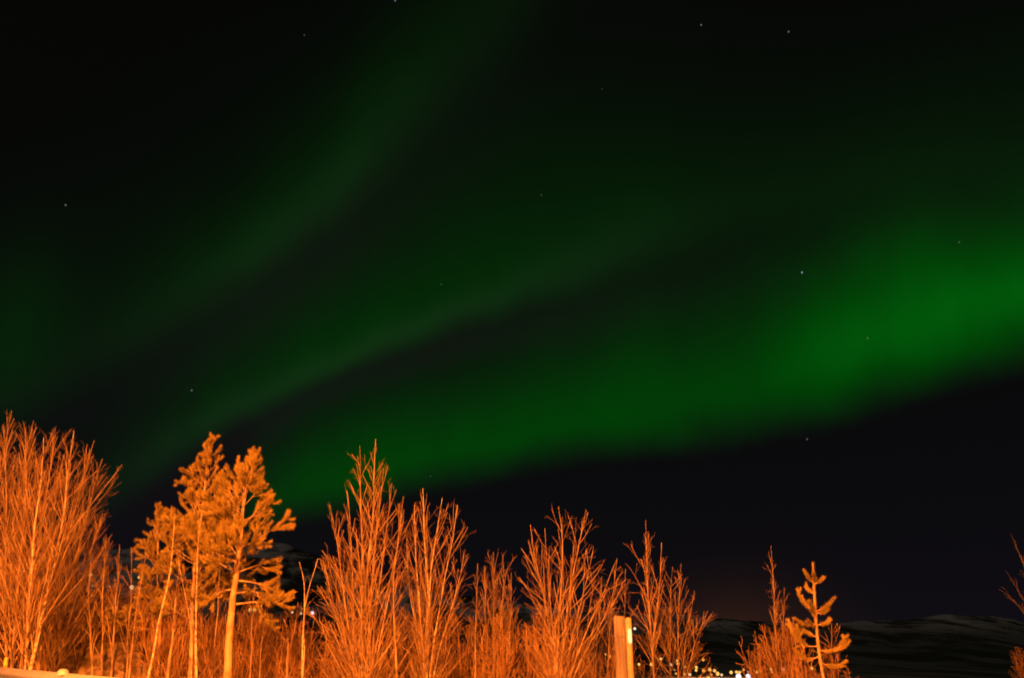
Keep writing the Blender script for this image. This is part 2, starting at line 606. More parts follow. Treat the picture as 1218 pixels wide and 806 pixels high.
# ------------------------------------------------------------------ guardrail
def box(geo, c, sx, sy, sz, ax=(1, 0), taper=1.0):
    ax = np.array([ax[0], ax[1], 0.0]); ay = np.array([-ax[1], ax[0], 0.0]); up = np.array([0, 0, 1.0])
    c = np.asarray(c, float)
    V = []
    for k, f in ((-1, 1.0), (1, taper)):
        for a, bb in ((-1, -1), (1, -1), (1, 1), (-1, 1)):
            V.append(c + ax * a * sx / 2 * f + ay * bb * sy / 2 * f + up * k * sz / 2)
    Q = [[0, 3, 2, 1], [4, 5, 6, 7], [0, 1, 5, 4], [1, 2, 6, 5], [2, 3, 7, 6], [3, 0, 4, 7]]
    geo.put(np.array(V), np.array(Q))


RAIL_TOP = 0.745
gr = thing('guardrail', (RB[0], RB[1], 0), 'pale galvanised crash barrier running along the bottom left corner', 'guardrail')
prof = [(0.0, 0.31), (0.018, 0.296), (0.07, 0.262), (0.083, 0.232), (0.07, 0.202), (0.012, 0.172), (0.004, 0.155),
        (0.012, 0.138), (0.07, 0.108), (0.083, 0.078), (0.07, 0.048), (0.018, 0.014), (0.0, 0.0)]
U0, U1 = -4.4, 16.0
us = np.linspace(U0, U1, 60)
Vv, Qs = [], []
npf = len(prof)
for th in (0.0, -0.006):
    for u in us:
        for (d, z) in prof:
            p = RB + RT * u - RN * (0.055 + d + th)
            Vv.append((p[0], p[1], RAIL_TOP - 0.31 + z))
Vv = np.array(Vv)
idx = np.arange(len(us) * npf).reshape(len(us), npf)
qa = np.stack([idx[:-1, :-1], idx[1:, :-1], idx[1:, 1:], idx[:-1, 1:]], axis=-1).reshape(-1, 4)
off = len(us) * npf
edgeq = np.stack([idx[:-1, 0], idx[:-1, 0] + off, idx[1:, 0] + off, idx[1:, 0]], axis=-1)
edgeq2 = np.stack([idx[:-1, -1], idx[1:, -1], idx[1:, -1] + off, idx[:-1, -1] + off], axis=-1)
mesh_obj('rail_beam', Vv - np.array([RB[0], RB[1], 0]), [qa, qa[:, ::-1] + off, edgeq, edgeq2], M_galv, gr, smooth=False)
for u in np.arange(-2.6, 16, 2.0):
    g = Geo()
    p = RB + RT * u
    gz = float(height(p[0], p[1]))
    box(g, (p[0], p[1], (gz - 0.1 + RAIL_TOP - 0.03) / 2), 0.06, 0.105, RAIL_TOP - 0.03 - gz + 0.1, RT)
    g.build('rail_post', M_galv, gr, (RB[0], RB[1], 0), smooth=False)


def u_of(px, py, z):
    """place along the rail seen in the photo column px"""
    best = min(np.linspace(-3, 16, 1500), key=lambda u: abs((lambda p: 609 + F * p[0] / (p[1] * CP + (z - CAM_H) * SP) - px)(rail_pt(u, -0.1))))
    return best


# rounded bolt cap on the rail and the little reflector at its far end
u = u_of(75, 791, 0.75)
p = RB + RT * u - RN * 0.10
g = Geo()
prf = [(0.0, 0.055), (0.035, 0.05), (0.058, 0.034), (0.066, 0.012), (0.066, -0.012)]
P = np.array([[[p[0], p[1], RAIL_TOP - 0.006 + z] for r, z in prf]]); Rr = np.array([[max(r, 0.002) for r, z in prf]])
g.put(*tubes(P, Rr, 12))
g.build('rail_cap', M_galv, gr, (RB[0], RB[1], 0))
u = u_of(6, 783, 0.8)
p = RB + RT * u - RN * 0.09
m_ref = two_tone('yellow_reflector', (0.78, 0.62, 0.12), (0.88, 0.74, 0.2), 8.0, rough=0.3, spec=0.6)
g = Geo()
a, bq = np.array([p[0], p[1], RAIL_TOP + 0.02]), np.array([p[0], p[1], RAIL_TOP + 0.15])
off3 = np.array([RT[0], RT[1], 0]) * 0.11
g.put(*tubes(np.array([[a, a * 0.5 + bq * 0.5 + off3 * 0.5, bq + off3]]), np.array([[0.03, 0.034, 0.026]]), 6))
g.build('rail_reflector', m_ref, gr, (RB[0], RB[1], 0))


# ------------------------------------------------------------------ post and marker pole with an emissive strip
def lathe(P, R, k=16):
    return tubes(np.array([P]), np.array([R]), k)


PY = 8.6
top = at(736.5, 733.5, PY)
gz = float(height(top[0] - 0.02, PY))
rt = 6.3 / F * PY * 1.02
po = thing('wooden_post', (top[0], PY, gz), 'thick round wooden post with a flat top in front of the bare trees', 'post')
g = Geo()
zz = np.linspace(gz - 0.25, top[2], 9)
Pp = [(top[0], PY, z) for z in zz] + [(top[0], PY, top[2] + 0.010), (top[0], PY, top[2] + 0.011)]
Rp = [rt * (1.02 - 0.02 * i / 8) for i in range(9)] + [rt * 0.9, 0.001]
g.put(*lathe(Pp, Rp, 20))
g.build('post_shaft', M_post, po, (top[0], PY, gz))
for z in (top[2] - 0.18, top[2] - 0.62):
    g = Geo()
    g.put(*lathe([(top[0], PY, z - 0.012), (top[0], PY, z - 0.01), (top[0], PY, z + 0.01), (top[0], PY, z + 0.012)], [rt * 0.98, rt * 1.05, rt * 1.05, rt * 0.98], 20))
    g.build('post_band', M_post, po, (top[0], PY, gz))

PY2 = 8.25
top2 = at(747.1, 734.5, PY2)
gz2 = float(height(top2[0], PY2))
mk = thing('marker_pole', (top2[0], PY2, gz2), 'slim pole with a pale strip made to glow beside the thick wooden post', 'pole')
r2 = 3.4 / F * PY2
g = Geo()
Pp = [(top2[0], PY2, z) for z in np.linspace(gz2 - 0.2, top2[2], 6)] + [(top2[0], PY2, top2[2] + 0.004)]
g.put(*lathe(Pp, [r2] * 6 + [0.001], 14))
g.build('pole_shaft', M_pole, mk, (top2[0], PY2, gz2))
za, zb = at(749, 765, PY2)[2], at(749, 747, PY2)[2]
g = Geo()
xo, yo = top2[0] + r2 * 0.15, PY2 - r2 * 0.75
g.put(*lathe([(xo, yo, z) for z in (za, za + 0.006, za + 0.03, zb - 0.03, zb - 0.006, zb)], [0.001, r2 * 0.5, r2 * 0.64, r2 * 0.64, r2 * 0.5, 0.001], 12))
g.build('glow_strip', E_mark, mk, (top2[0], PY2, gz2))

# ------------------------------------------------------------------ earth mound behind the rail
MY = 19.0
mp0, mp1 = at(66, 806, MY), at(204, 806, MY)
mtop = at(120, 766, MY)[2]
cx = at(128, 790, MY)[0]
gzm = float(height(cx, MY))
nx, ny = 70, 40
wx, wy = 2.35, 1.5
gx, gy = np.meshgrid(np.linspace(-1, 1, nx), np.linspace(-1, 1, ny))
prof_x = ss(-0.98, -0.42, gx) * np.clip((0.92 - gx) / 0.62, 0, 1) ** 0.8
hz = (mtop - gzm + 0.3) * prof_x ** 0.75 * ss(1.0, 0.4, np.abs(gy))
hz = hz * (1 + 0.22 * fbm(gx * 9 + 3, gy * 9, 5, 2)) - 0.3
X = cx + gx * wx + 0.06 * fbm(gx * 9, gy * 9, 3, 8)
Yy = MY + gy * wy
V = np.stack([X, Yy, gzm + hz], axis=-1).reshape(-1, 3)
idx = np.arange(nx * ny).reshape(ny, nx)
Q = np.stack([idx[:-1, :-1], idx[:-1, 1:], idx[1:, 1:], idx[1:, :-1]], axis=-1).reshape(-1, 4)
mo = mesh_obj('earth_mound', V - np.array([cx, MY, gzm]), [Q], M_mound, loc=(cx, MY, gzm))
tag(mo, 'low flat-topped earth mound behind the crash barrier with thin stems in front', 'mound')

# ------------------------------------------------------------------ bare trees
BIRCH = [dict(dens=8.5, t0=0.14, t1=0.93, ang=(32, 22), L=(1.30, 0.34), n=10, up=0.16, wob=0.032, rf=0.46, rmin=0.0036, cap=0.95, angsd=12),
         dict(dens=5.0, t0=0.16, t1=0.93, ang=(32, 25), L=(0.55, 0.24), n=7, up=0.06, wob=0.045, rf=0.55, rmin=0.0028, cap=0.95, angsd=14),
         dict(dens=3.6, t0=0.2, t1=0.92, ang=(32, 26), L=(0.28, 0.14), n=5, up=0.04, wob=0.06, rf=0.65, rmin=0.0023, cap=0.95, angsd=14)]


def levels(base, **over):
    out = [dict(l) for l in base]
    for k, v in over.items():              # d0=9 -> density of level 0 ; L1=(..)
        key, lv = {'d': 'dens', 'L': 'L', 'a': 'ang', 'u': 'up', 'w': 'wob', 't': 't0'}[k[0]], int(k[1])
        out[lv][key] = v
    return out


def stem_line(rng, pix, Y, dY=0.0, n=16, wob=0.03):
    pts = []
    m = len(pix)
    for i, q in enumerate(pix):
        pts.append(at(q[0], q[1], Y + dY * i / max(1, m - 1)))
    d = unit(pts[0] - pts[1])
    d = unit(d + np.array([0, 0, -0.6]))
    for _ in range(60):
        if pts[0][2] < float(height(pts[0][0], pts[0][1])) - 0.1: break
        pts.insert(0, pts[0] + d * 0.12)
    P = resample(pts, n)
    w = rng.normal(0, wob, (n, 3)); w[0] = 0; w[-1] = 0
    w[1:-1] = (w[:-2] + w[1:-1] * 2 + w[2:]) / 4
    return P + w


def bare_tree(name, label, group, Y, stems, lv=BIRCH, seed=1, mat=None, twig=None, spread=0.5, cat='tree', wob=0.014):
    """stems: list of (pixel polyline from row 806 upward, radius)"""
    rng = np.random.default_rng(seed)
    S, Rd = [], []
    for i, (pix, r) in enumerate(stems):
        dY = rng.uniform(-spread, spread)
        P = stem_line(rng, pix, Y + (rng.uniform(-0.12, 0.12) if i else 0), dY if i else dY * 0.3, wob=wob)
        S.append(P)
        tt = np.linspace(0, 1, len(P))
        Rd.append(np.maximum(r * (1.12 - 1.05 * tt ** 0.85), 0.0040))
    S, Rd = np.array(S), np.array(Rd)
    base = S[0, 0] + np.array([0, 0, 0.1])
    root = thing(name, base, label, cat, group)
    for i in range(len(S)):
        g = Geo(); g.put(*tubes(S[i:i + 1], Rd[i:i + 1], 8)); g.build('trunk', mat or M_bark, root, base)
    P, R = spawn(rng, S, Rd, **lv[0])
    g = Geo(); g.put(*tubes(P, R, 5))
    if len(S) > 1 and name != 'sapling':
        g.build('limb', M_limb, root, base)
        g = Geo()
    for l in lv[1:]:
        P, R = spawn(rng, P, R, **l)
        g.put(*tubes(P, R, 3))
    g.build('crown', twig or M_twig, root, base)
    return root


LT = 'bare trees of the thicket at the left edge'
BT = 'bare trees along the roadside'
THICK = [dict(l, angsd=7) for l in BIRCH]
THICK = levels(THICK, d0=11.5, L0=(1.45, 0.4), a0=(26, 18), d1=6.5)
# --- the thicket at the left edge
bare_tree('bare_tree', 'tallest clump of thin bare stems at the far left edge, cut by the frame', LT, 17.0,
          [([(-30, 806), (-24, 700), (-4, 590), (14, 488)], 0.035), ([(-45, 806), (-50, 680), (-34, 560), (-16, 480)], 0.035),
           ([(-20, 806), (-2, 700), (22, 590), (40, 500)], 0.03), ([(-60, 806), (-78, 680), (-70, 560), (-60, 500)], 0.03)], THICK, 11)
bare_tree('bare_tree', 'bare stems leaning right just behind the yellow reflector on the barrier', LT, 16.4,
          [([(14, 806), (20, 700), (32, 600), (30, 508)], 0.036), ([(8, 806), (6, 690), (8, 590), (4, 505)], 0.03), ([(22, 806), (38, 690), (54, 600), (66, 508)], 0.03)], THICK, 12)
bare_tree('bare_tree', 'pale bent bare stem rising from behind the barrier and leaning to the right', LT, 15.6,
          [([(33, 806), (48, 745), (58, 690), (75, 630), (80, 570), (88, 512)], 0.04), ([(28, 806), (34, 740), (38, 660), (48, 580), (52, 520)], 0.03)], THICK, 13, mat=M_birch)
bare_tree('bare_tree', 'dense orange-lit bare tree with its top furthest right in the left thicket', LT, 17.2,
          [([(52, 806), (60, 730), (78, 650), (96, 580), (112, 524)], 0.036), ([(60, 806), (75, 720), (96, 640), (112, 580), (122, 545)], 0.03),
           ([(46, 806), (50, 720), (62, 620), (76, 540)], 0.03), ([(66, 806), (84, 730), (108, 660), (122, 610)], 0.026)], THICK, 14)
bare_tree('bare_tree', 'bare tree with a stout leaning limb above the earth mound', LT, 18.2,
          [([(90, 806), (100, 755), (112, 720), (124, 690), (130, 640)], 0.042), ([(84, 806), (82, 740), (90, 650), (100, 575)], 0.028)], levels(THICK, L0=(0.7, 0.3)), 15)
bare_tree('bare_tree', 'low dim bare bush tree in the gap between the left thicket and the pines', LT, 17.2,
          [([(132, 806), (136, 740), (140, 690), (142, 648)], 0.026), ([(120, 806), (122, 740), (122, 680), (126, 640)], 0.024), ([(150, 806), (154, 740), (158, 690), (156, 650)], 0.022),
           ([(110, 806), (106, 740), (106, 690), (108, 650)], 0.024)], levels(THICK, L0=(0.6, 0.22), d0=8, t0=0.3), 16)
bare_tree('bare_tree', 'bare tree in the back of the left thicket behind the leaning stems', LT, 20.5,
          [([(8, 806), (12, 720), (20, 620), (26, 540)], 0.03), ([(44, 806), (50, 720), (60, 630), (70, 560)], 0.03), ([(76, 806), (86, 720), (94, 650), (100, 600)], 0.03),
           ([(-22, 806), (-24, 700), (-20, 600), (-14, 530)], 0.03)], levels(THICK, d0=9), 17)
# --- slim saplings in front of the pines
SAP = levels(BIRCH, d0=4.5, L0=(0.6, 0.22), d1=5, a0=(26, 24))
SG = 'slim saplings in front of the pines'
bare_tree('sapling', 'slim leaning sapling crossing the right slope of the earth mound', SG, 14.5, [([(176, 806), (181, 775), (190, 730), (203, 690), (206, 630), (208, 610)], 0.026)], SAP, 21, mat=M_birch)
bare_tree('sapling', 'stout short sapling stem right of the earth mound', SG, 15.0, [([(199, 806), (204, 770), (208, 730), (213, 680), (215, 650)], 0.036)], SAP, 22)
bare_tree('sapling', 'thin sapling standing in front of the earth mound with a slender straight stem', SG, 15.2, [([(153, 806), (158, 765), (160, 735), (168, 690), (174, 650)], 0.022)], SAP, 23)
bare_tree('sapling', 'straight slim sapling left of the pale pine trunk, close to a bright lamp', SG, 14.6, [([(234, 806), (233, 740), (234, 690), (236, 640), (240, 610)], 0.028), ([(228, 806), (229, 740), (218, 700), (212, 660)], 0.014)], SAP, 24, mat=M_birch)
bare_tree('sapling', 'thin sapling just left of the thick pale pine trunk', SG, 15.6, [([(252, 806), (258, 740), (260, 690), (262, 660)], 0.020)], SAP, 25)
bare_tree('sapling', 'pair of thin stems just right of the thick pale pine trunk', SG, 15.8, [([(298, 806), (299, 750), (301, 715), (304, 690)], 0.020), ([(308, 806), (311, 760), (318, 730), (322, 700)], 0.016)], SAP, 26)
bare_tree('sapling', 'forked bare sapling with a wide Y top between the pines and the tallest birch', SG, 14.2,
          [([(360, 806), (360, 760), (363, 715), (364, 694), (361, 682), (356, 668)], 0.026), ([(361, 806), (362, 740), (364, 700), (370, 684), (378, 664)], 0.012)], levels(SAP, d0=3.5, L0=(0.5, 0.16), d1=4), 27, mat=M_birch)
bare_tree('sapling', 'short crooked sapling left of the forked sapling', SG, 14.4, [([(340, 806), (341, 785), (344, 760), (342, 745), (337, 735)], 0.020), ([(342, 806), (346, 770), (350, 750), (352, 738)], 0.010)], levels(SAP, d0=4, L0=(0.5, 0.16)), 28)

# --- the tallest birch clump in the middle
BIG = levels(BIRCH, d0=8.0, L0=(1.35, 0.32), a0=(30, 20))
bare_tree('birch_tree', 'tallest bare birch in the middle with long upright stems', BT, 15.0,
          [([(432, 806), (434, 740), (436, 680), (444, 620), (447, 522)], 0.050), ([(437, 806), (440, 720), (446, 640), (455, 590), (456, 556)], 0.034),
           ([(428, 806), (428, 720), (431, 640), (429, 570), (428, 530)], 0.034), ([(440, 806), (446, 740), (456, 660), (466, 600), (466, 574)], 0.030),
           ([(426, 806), (420, 730), (418, 650), (414, 590), (413, 584)], 0.028), ([(424, 806), (412, 740), (404, 670), (398, 620), (392, 600)], 0.022),
           ([(422, 806), (404, 750), (392, 700), (384, 662)], 0.020), ([(418, 806), (396, 770), (376, 735), (362, 722)], 0.014), ([(444, 806), (458, 730), (472, 660), (480, 590)], 0.026)],
          BIG, 31)
bare_tree('birch_tree', 'dark crooked birch stem close against the right of the tallest birch', BT, 14.6,
          [([(473, 806), (471, 770), (468, 740), (466, 700), (472, 650), (478, 610)], 0.030)], levels(BIG, L0=(0.6, 0.2)), 32)
bare_tree('birch_tree', 'bare birch with a bright pale trunk right of the tallest birch', BT, 15.4,
          [([(508, 806), (507, 770), (509, 725), (509, 690), (505, 640), (503, 580)], 0.046), ([(508, 806), (510, 720), (514, 660), (522, 620), (526, 592)], 0.026),
           ([(511, 806), (520, 740), (530, 680), (540, 630), (544, 600)], 0.024), ([(505, 806), (500, 730), (494, 660), (493, 600)], 0.024), ([(514, 806), (528, 750), (544, 700), (552, 660)], 0.020),
           ([(504, 806), (494, 740), (486, 690), (484, 640)], 0.018)], levels(BIG, L0=(1.1, 0.34), d0=10, d1=5.5), 33, mat=M_birch)
bare_tree('birch_tree', 'narrow straight birch stem with a pointed top left of the bushy tree', BT, 16.0, [([(565, 806), (566, 760), (567, 720), (568, 670)], 0.026)], levels(BIG, L0=(0.7, 0.2), d0=10), 34)
bare_tree('birch_tree', 'dense bushy birch with three blunt tops left of the dark sky gap', BT, 17.0,
          [([(588, 806), (587, 740), (586, 690), (587, 656)], 0.028), ([(594, 806), (596, 740), (598, 690), (598, 660)], 0.026), ([(582, 806), (578, 740), (577, 700), (576, 672)], 0.024),
           ([(600, 806), (606, 750), (608, 710), (608, 680)], 0.022)], levels(BIG, d0=15, L0=(0.85, 0.3), d1=8, L1=(0.36, 0.15)), 35)
# --- the vase-shaped tree
VASE = levels(BIRCH, d0=7, L0=(0.95, 0.36), a0=(40, 30), d1=5.5, u0=0.35, t0=0.35)
bare_tree('bare_tree', 'wide vase-shaped bare tree with several thick limbs spreading from its foot', BT, 14.8,
          [([(662, 806), (663, 740), (667, 690), (671, 640), (664, 602)], 0.040), ([(660, 806), (655, 745), (643, 690), (633, 655), (631, 624)], 0.036),
           ([(667, 806), (672, 740), (679, 690), (688, 650), (697, 606)], 0.038), ([(676, 806), (694, 757), (712, 718), (727, 690), (734, 664)], 0.034),
           ([(662, 806), (658, 740), (650, 690), (650, 640), (648, 628)], 0.024), ([(672, 806), (684, 740), (698, 690), (706, 650)], 0.024),
           ([(643, 690), (632, 662), (620, 652)], 0.010), ([(680, 806), (704, 760), (724, 728), (742, 690)], 0.022)], VASE, 41)
bare_tree('bare_tree', 'small bare tree right behind the thick wooden post', BT, 17.5, [([(722, 806), (726, 740), (730, 690), (734, 664)], 0.024), ([(742, 806), (744, 740), (742, 690), (744, 676)], 0.020), ([(708, 806), (712, 740), (716, 700), (716, 685)], 0.02)],
          levels(BIRCH, d0=10, L0=(0.8, 0.25)), 42)
bare_tree('birch_tree', 'slender bare tree with a thin pointed top right of the wooden post', BT, 15.6,
          [([(779, 806), (779, 790), (776, 768), (772, 735), (770, 680), (768, 618)], 0.030), ([(778, 806), (777, 770), (781, 730), (786, 680), (787, 645)], 0.020)], levels(BIG, L0=(0.72, 0.24), d0=11, a0=(28, 21), d1=6, t0=0.50), 43)
bare_tree('bare_tree', 'rounded bare tree at the right end of the middle row, beside the village lights', BT, 17.0,
          [([(806, 806), (806, 750), (808, 700), (810, 670)], 0.026), ([(812, 806), (816, 750), (824, 715), (826, 702)], 0.020), ([(814, 806), (826, 765), (836, 738), (842, 726)], 0.018),
           ([(798, 806), (796, 740), (798, 690), (800, 674)], 0.020)], levels(BIRCH, d0=12, L0=(0.66, 0.26), d1=6, t0=0.50), 44)
# --- the right-hand group
bare_tree('bare_tree', 'narrow spire-shaped bare tree left of the young pine', BT, 18.0, [([(924, 806), (923, 760), (921, 710), (917, 648)], 0.030), ([(930, 806), (931, 760), (932, 720), (933, 698)], 0.016)],
          levels(BIG, d0=15, L0=(0.75, 0.16), a0=(30, 22), d1=8, L1=(0.32, 0.12)), 51)
bare_tree('bare_tree', 'dark red bare tree leaning in from the right edge', BT, 33.0,
          [([(1250, 806), (1240, 740), (1222, 680), (1202, 634)], 0.05), ([(1252, 806), (1238, 760), (1208, 712), (1188, 700)], 0.035), ([(1256, 806), (1240, 750), (1214, 705), (1196, 678)], 0.04),
           ([(1266, 806), (1262, 720), (1250, 660), (1236, 630)], 0.05)], levels(BIG, L0=(0.9, 0.3), d0=5, d1=5), 52)

# ------------------------------------------------------------------ pines
def needles(rng, P, dens, ln, ang, w=0.0075, t0=0.15):
    L = lengths(P)
    cnt = np.maximum(4, (L * dens).astype(int))
    idx = np.repeat(np.arange(len(P)), cnt)
    t = t0 + (1 - t0) * rng.random(len(idx)) ** 0.85
    N = P.shape[1]
    f = np.minimum(t, 0.9999) * (N - 1)
    i = f.astype(int)
    wv = (f - i)[:, None]
    pos = P[idx, i] * (1 - wv) + P[idx, i + 1] * wv
    tan = unit(P[idx, i + 1] - P[idx, i])
    v = rng.normal(size=tan.shape)
    v = unit(v - tan * (v * tan).sum(axis=1, keepdims=True))
    a = np.radians(rng.normal(ang, 12, len(idx)))[:, None] * (1 - 0.45 * t[:, None] ** 3)
    d = tan * np.cos(a) + v * np.sin(a)
    side = unit(np.cross(d, rng.normal(size=d.shape))) * w / 2
    l = (ln * rng.uniform(0.7, 1.15, len(idx)))[:, None]
    V = np.stack([pos - side, pos + side, pos + d * l], axis=1).reshape(-1, 3)
    return V, np.arange(len(V)).reshape(-1, 3)


def pine(label, Y, pix, r, t_crown, Lp, angs, seed, dens=9.0, shoot=(0.26, 0.17), nl=0.064, nd=900, up=0.5, d1=8, d2=9.0, extra=()):
    rng = np.random.default_rng(seed)
    S = stem_line(rng, pix, Y, n=20, wob=0.02)[None]
    tt = np.linspace(0, 1, S.shape[1])
    Rd = np.maximum(r * (1.08 - 0.98 * tt ** 1.1), 0.008)[None]
    base = S[0, 0] + np.array([0, 0, 0.1])
    root = thing('pine_tree', base, label, 'tree', 'pine trees')
    g = Geo(); g.put(*tubes(S, Rd, 12)); g.build('trunk', M_pinebark, root, base)
    L1, R1 = spawn(rng, S, Rd, dens, t_crown, 0.98, angs, Lp, n=8, up=up, wob=0.07, rf=0.28, rmin=0.006, sd=0.25, angsd=12, cap=0.62)
    if len(extra):
        E = np.array([resample([at(q[0], q[1], Y + dy * i) for i, q in enumerate(l)], 8) for l, dy in extra])
        L1 = np.concatenate([L1, E])
        R1 = np.concatenate([R1, np.tile(np.linspace(0.02, 0.007, 8), (len(E), 1))])
    L2, R2 = spawn(rng, L1, R1, d1, 0.25, 0.98, (48, 40), (0.46, 0.24), n=5, up=0.45, wob=0.10, rf=0.6, rmin=0.005)
    L3, R3 = spawn(rng, np.concatenate([L2]), R2, d2, 0.3, 0.99, (40, 25), shoot, n=4, up=0.7, wob=0.08, rf=0.7, rmin=0.005)
    L4, R4 = spawn(rng, S, Rd, 9.0, 0.88, 0.995, (26, 14), (0.20, 0.12), n=4, up=0.6, wob=0.06, rf=0.4, rmin=0.005)
    g = Geo()
    for P, R in ((L1, R1), (L2, R2), (L3, R3), (L4, R4)):
        g.put(*tubes(P, R, 4))
    g.build('limb', M_pinebark, root, base)
    g = Geo()
    tip = S[:, -4:]
    for P, t0 in ((L1, 0.6), (L2, 0.3), (L3, 0.1), (L4, 0.1), (tip, 0.1)):
        g.put(*needles(rng, P, nd, nl, 48, t0=t0))
    g.build('needle_crown', M_needle, root, base, smooth=False)
    return root


pine('right pine with a thick pale trunk bare below its crown', 15.4,
     [(269, 806), (274, 750), (279, 705), (284, 660), (290, 600), (298, 560), (303, 536)], 0.085, 0.54, (1.25, 0.20), (80, 32), 61, dens=15,
     extra=[([(282, 690), (304, 692), (330, 703)], 0.1), ([(281, 718), (312, 714), (344, 722)], -0.1), ([(282, 700), (262, 702), (246, 716)], 0.15),
            ([(283, 680), (305, 672), (330, 664)], 0.2), ([(281, 705), (305, 702), (322, 712)], -0.3), ([(284, 668), (262, 664), (240, 672)], 0.3)])
pine('tallest pine just left of the pale pine trunk, with a slim leaning top', 17.4,
     [(226, 806), (228, 740), (232, 660), (240, 600), (248, 550), (253, 519)], 0.046, 0.36, (1.2, 0.16), (76, 30), 62, dens=15)
pine('short pine at the left of the pine group, half hidden by saplings', 18.6,
     [(188, 806), (190, 740), (188, 680), (187, 640), (187, 600)], 0.04, 0.40, (1.0, 0.18), (74, 30), 63, dens=13)

# the young pine with thick brush-like shoots, right
YY = 15.0
rng = np.random.default_rng(70)
S = stem_line(rng, [(979, 806), (975, 790), (972, 760), (970, 735), (968.5, 700), (967, 671)], YY, n=18, wob=0.008)[None]
Rd = np.maximum(0.036 * (1.1 - 0.75 * np.linspace(0, 1, 18)), 0.012)[None]
base = S[0, 0] + np.array([0, 0, 0.1])
root = thing('pine_tree', base, 'young pine with few thick upturned brush-like shoots at the right', 'tree', 'pine trees')
g = Geo(); g.put(*tubes(S, Rd, 10)); g.build('trunk', M_pinebark, root, base)
limbs = [[(968.5, 694), (963, 688), (957, 679)], [(968.5, 694), (974, 692), (979, 687)], [(969, 694), (969, 689), (968, 682)],
         [(970, 728), (962, 722), (953, 714), (949, 702)], [(970, 727), (978, 724), (985, 720), (991, 712)], [(970, 729), (980, 728), (984, 724)],
         [(970.5, 742), (960, 743), (952, 741), (947, 736)], [(971, 743), (978, 742), (984, 741), (987, 737)], [(971, 744), (966, 744), (962, 738)],
         [(973, 772), (984, 776), (996, 772), (1003, 766)], [(996, 772), (1002, 764), (1006, 758)], [(992, 774), (1002, 770), (1009, 763)], [(1000, 768), (1005, 762), (1003, 757)],
         [(972, 768), (958, 772), (946, 760), (938, 738)], [(956, 770), (950, 758), (948, 745)], [(974, 780), (962, 786), (952, 782), (946, 772)], [(974, 786), (988, 794), (1000, 792), (1006, 786)]]
LP = []
for l in limbs:
    dy = rng.uniform(-0.25, 0.25)
    LP.append(resample([at(q[0], q[1], YY + dy * i / (len(l) - 1)) for i, q in enumerate(l)], 6))
LP = np.array(LP)
back, br = spawn(rng, S, Rd, 2.4, 0.62, 0.9, (60, 50), (0.24, 0.18), n=6, up=0.6, wob=0.05, rf=0.4, rmin=0.007)
LP = np.concatenate([LP, back])
LR = np.tile(np.linspace(0.012, 0.007, 6), (len(LP), 1))
FZ, FR = spawn(rng, LP[3:], LR[3:], 5, 0.3, 0.98, (40, 30), (0.13, 0.09), n=6, up=0.2, wob=0.05, rf=0.6, rmin=0.005)
g = Geo(); g.put(*tubes(LP, LR, 5)); g.build('limb', M_pinebark, root, base)
g = Geo()
g.put(*needles(rng, LP, 2300, 0.070, 40, t0=0.2))
g.put(*needles(rng, FZ, 800, 0.060, 34, t0=0.1))
g.put(*needles(rng, S[:, 10:], 1700, 0.060, 36, t0=0.0))
g.build('needle_crown', M_needle, root, base, smooth=False)

# ------------------------------------------------------------------ shrubs and brush under the trees
def shrub_mesh(seed, hgt, nst, fan, spread=0.25):
    rng = np.random.default_rng(seed)
    S = []
    for i in range(nst):
        a = rng.uniform(0, 2 * np.pi)
        lean = abs(rng.normal(0, fan))
        b0 = np.array([math.cos(a), math.sin(a), 0]) * rng.uniform(0, spread)
        d = np.array([math.cos(a) * math.sin(lean), math.sin(a) * math.sin(lean), math.cos(lean)])
        h = hgt * rng.uniform(0.6, 1.0)
        S.append(resample([b0 - np.array([0, 0, 0.15]), b0 + d * h * 0.5, b0 + d * h * 0.95 + np.array([0, 0, h * 0.08])], 10) + rng.normal(0, 0.015, (10, 3)))
    S = np.array(S)
    Rd = np.tile(np.linspace(0.013, 0.005, 10), (nst, 1))
    g = Geo(); g.put(*tubes(S, Rd, 5))
    P, R = S, Rd
    for l in (dict(dens=8, t0=0.15, t1=0.97, ang=(42, 32), L=(0.75, 0.25), n=7, up=0.12, wob=0.07, rf=0.55, rmin=0.0038),
              dict(dens=7, t0=0.12, t1=0.97, ang=(44, 36), L=(0.40, 0.16), n=5, up=0.05, wob=0.09, rf=0.65, rmin=0.0032)):
        P, R = spawn(rng, P, R, **l)
        g.put(*tubes(P, R, 3))
    return g


protos = []
SHG = 'bare shrubs among the trees'
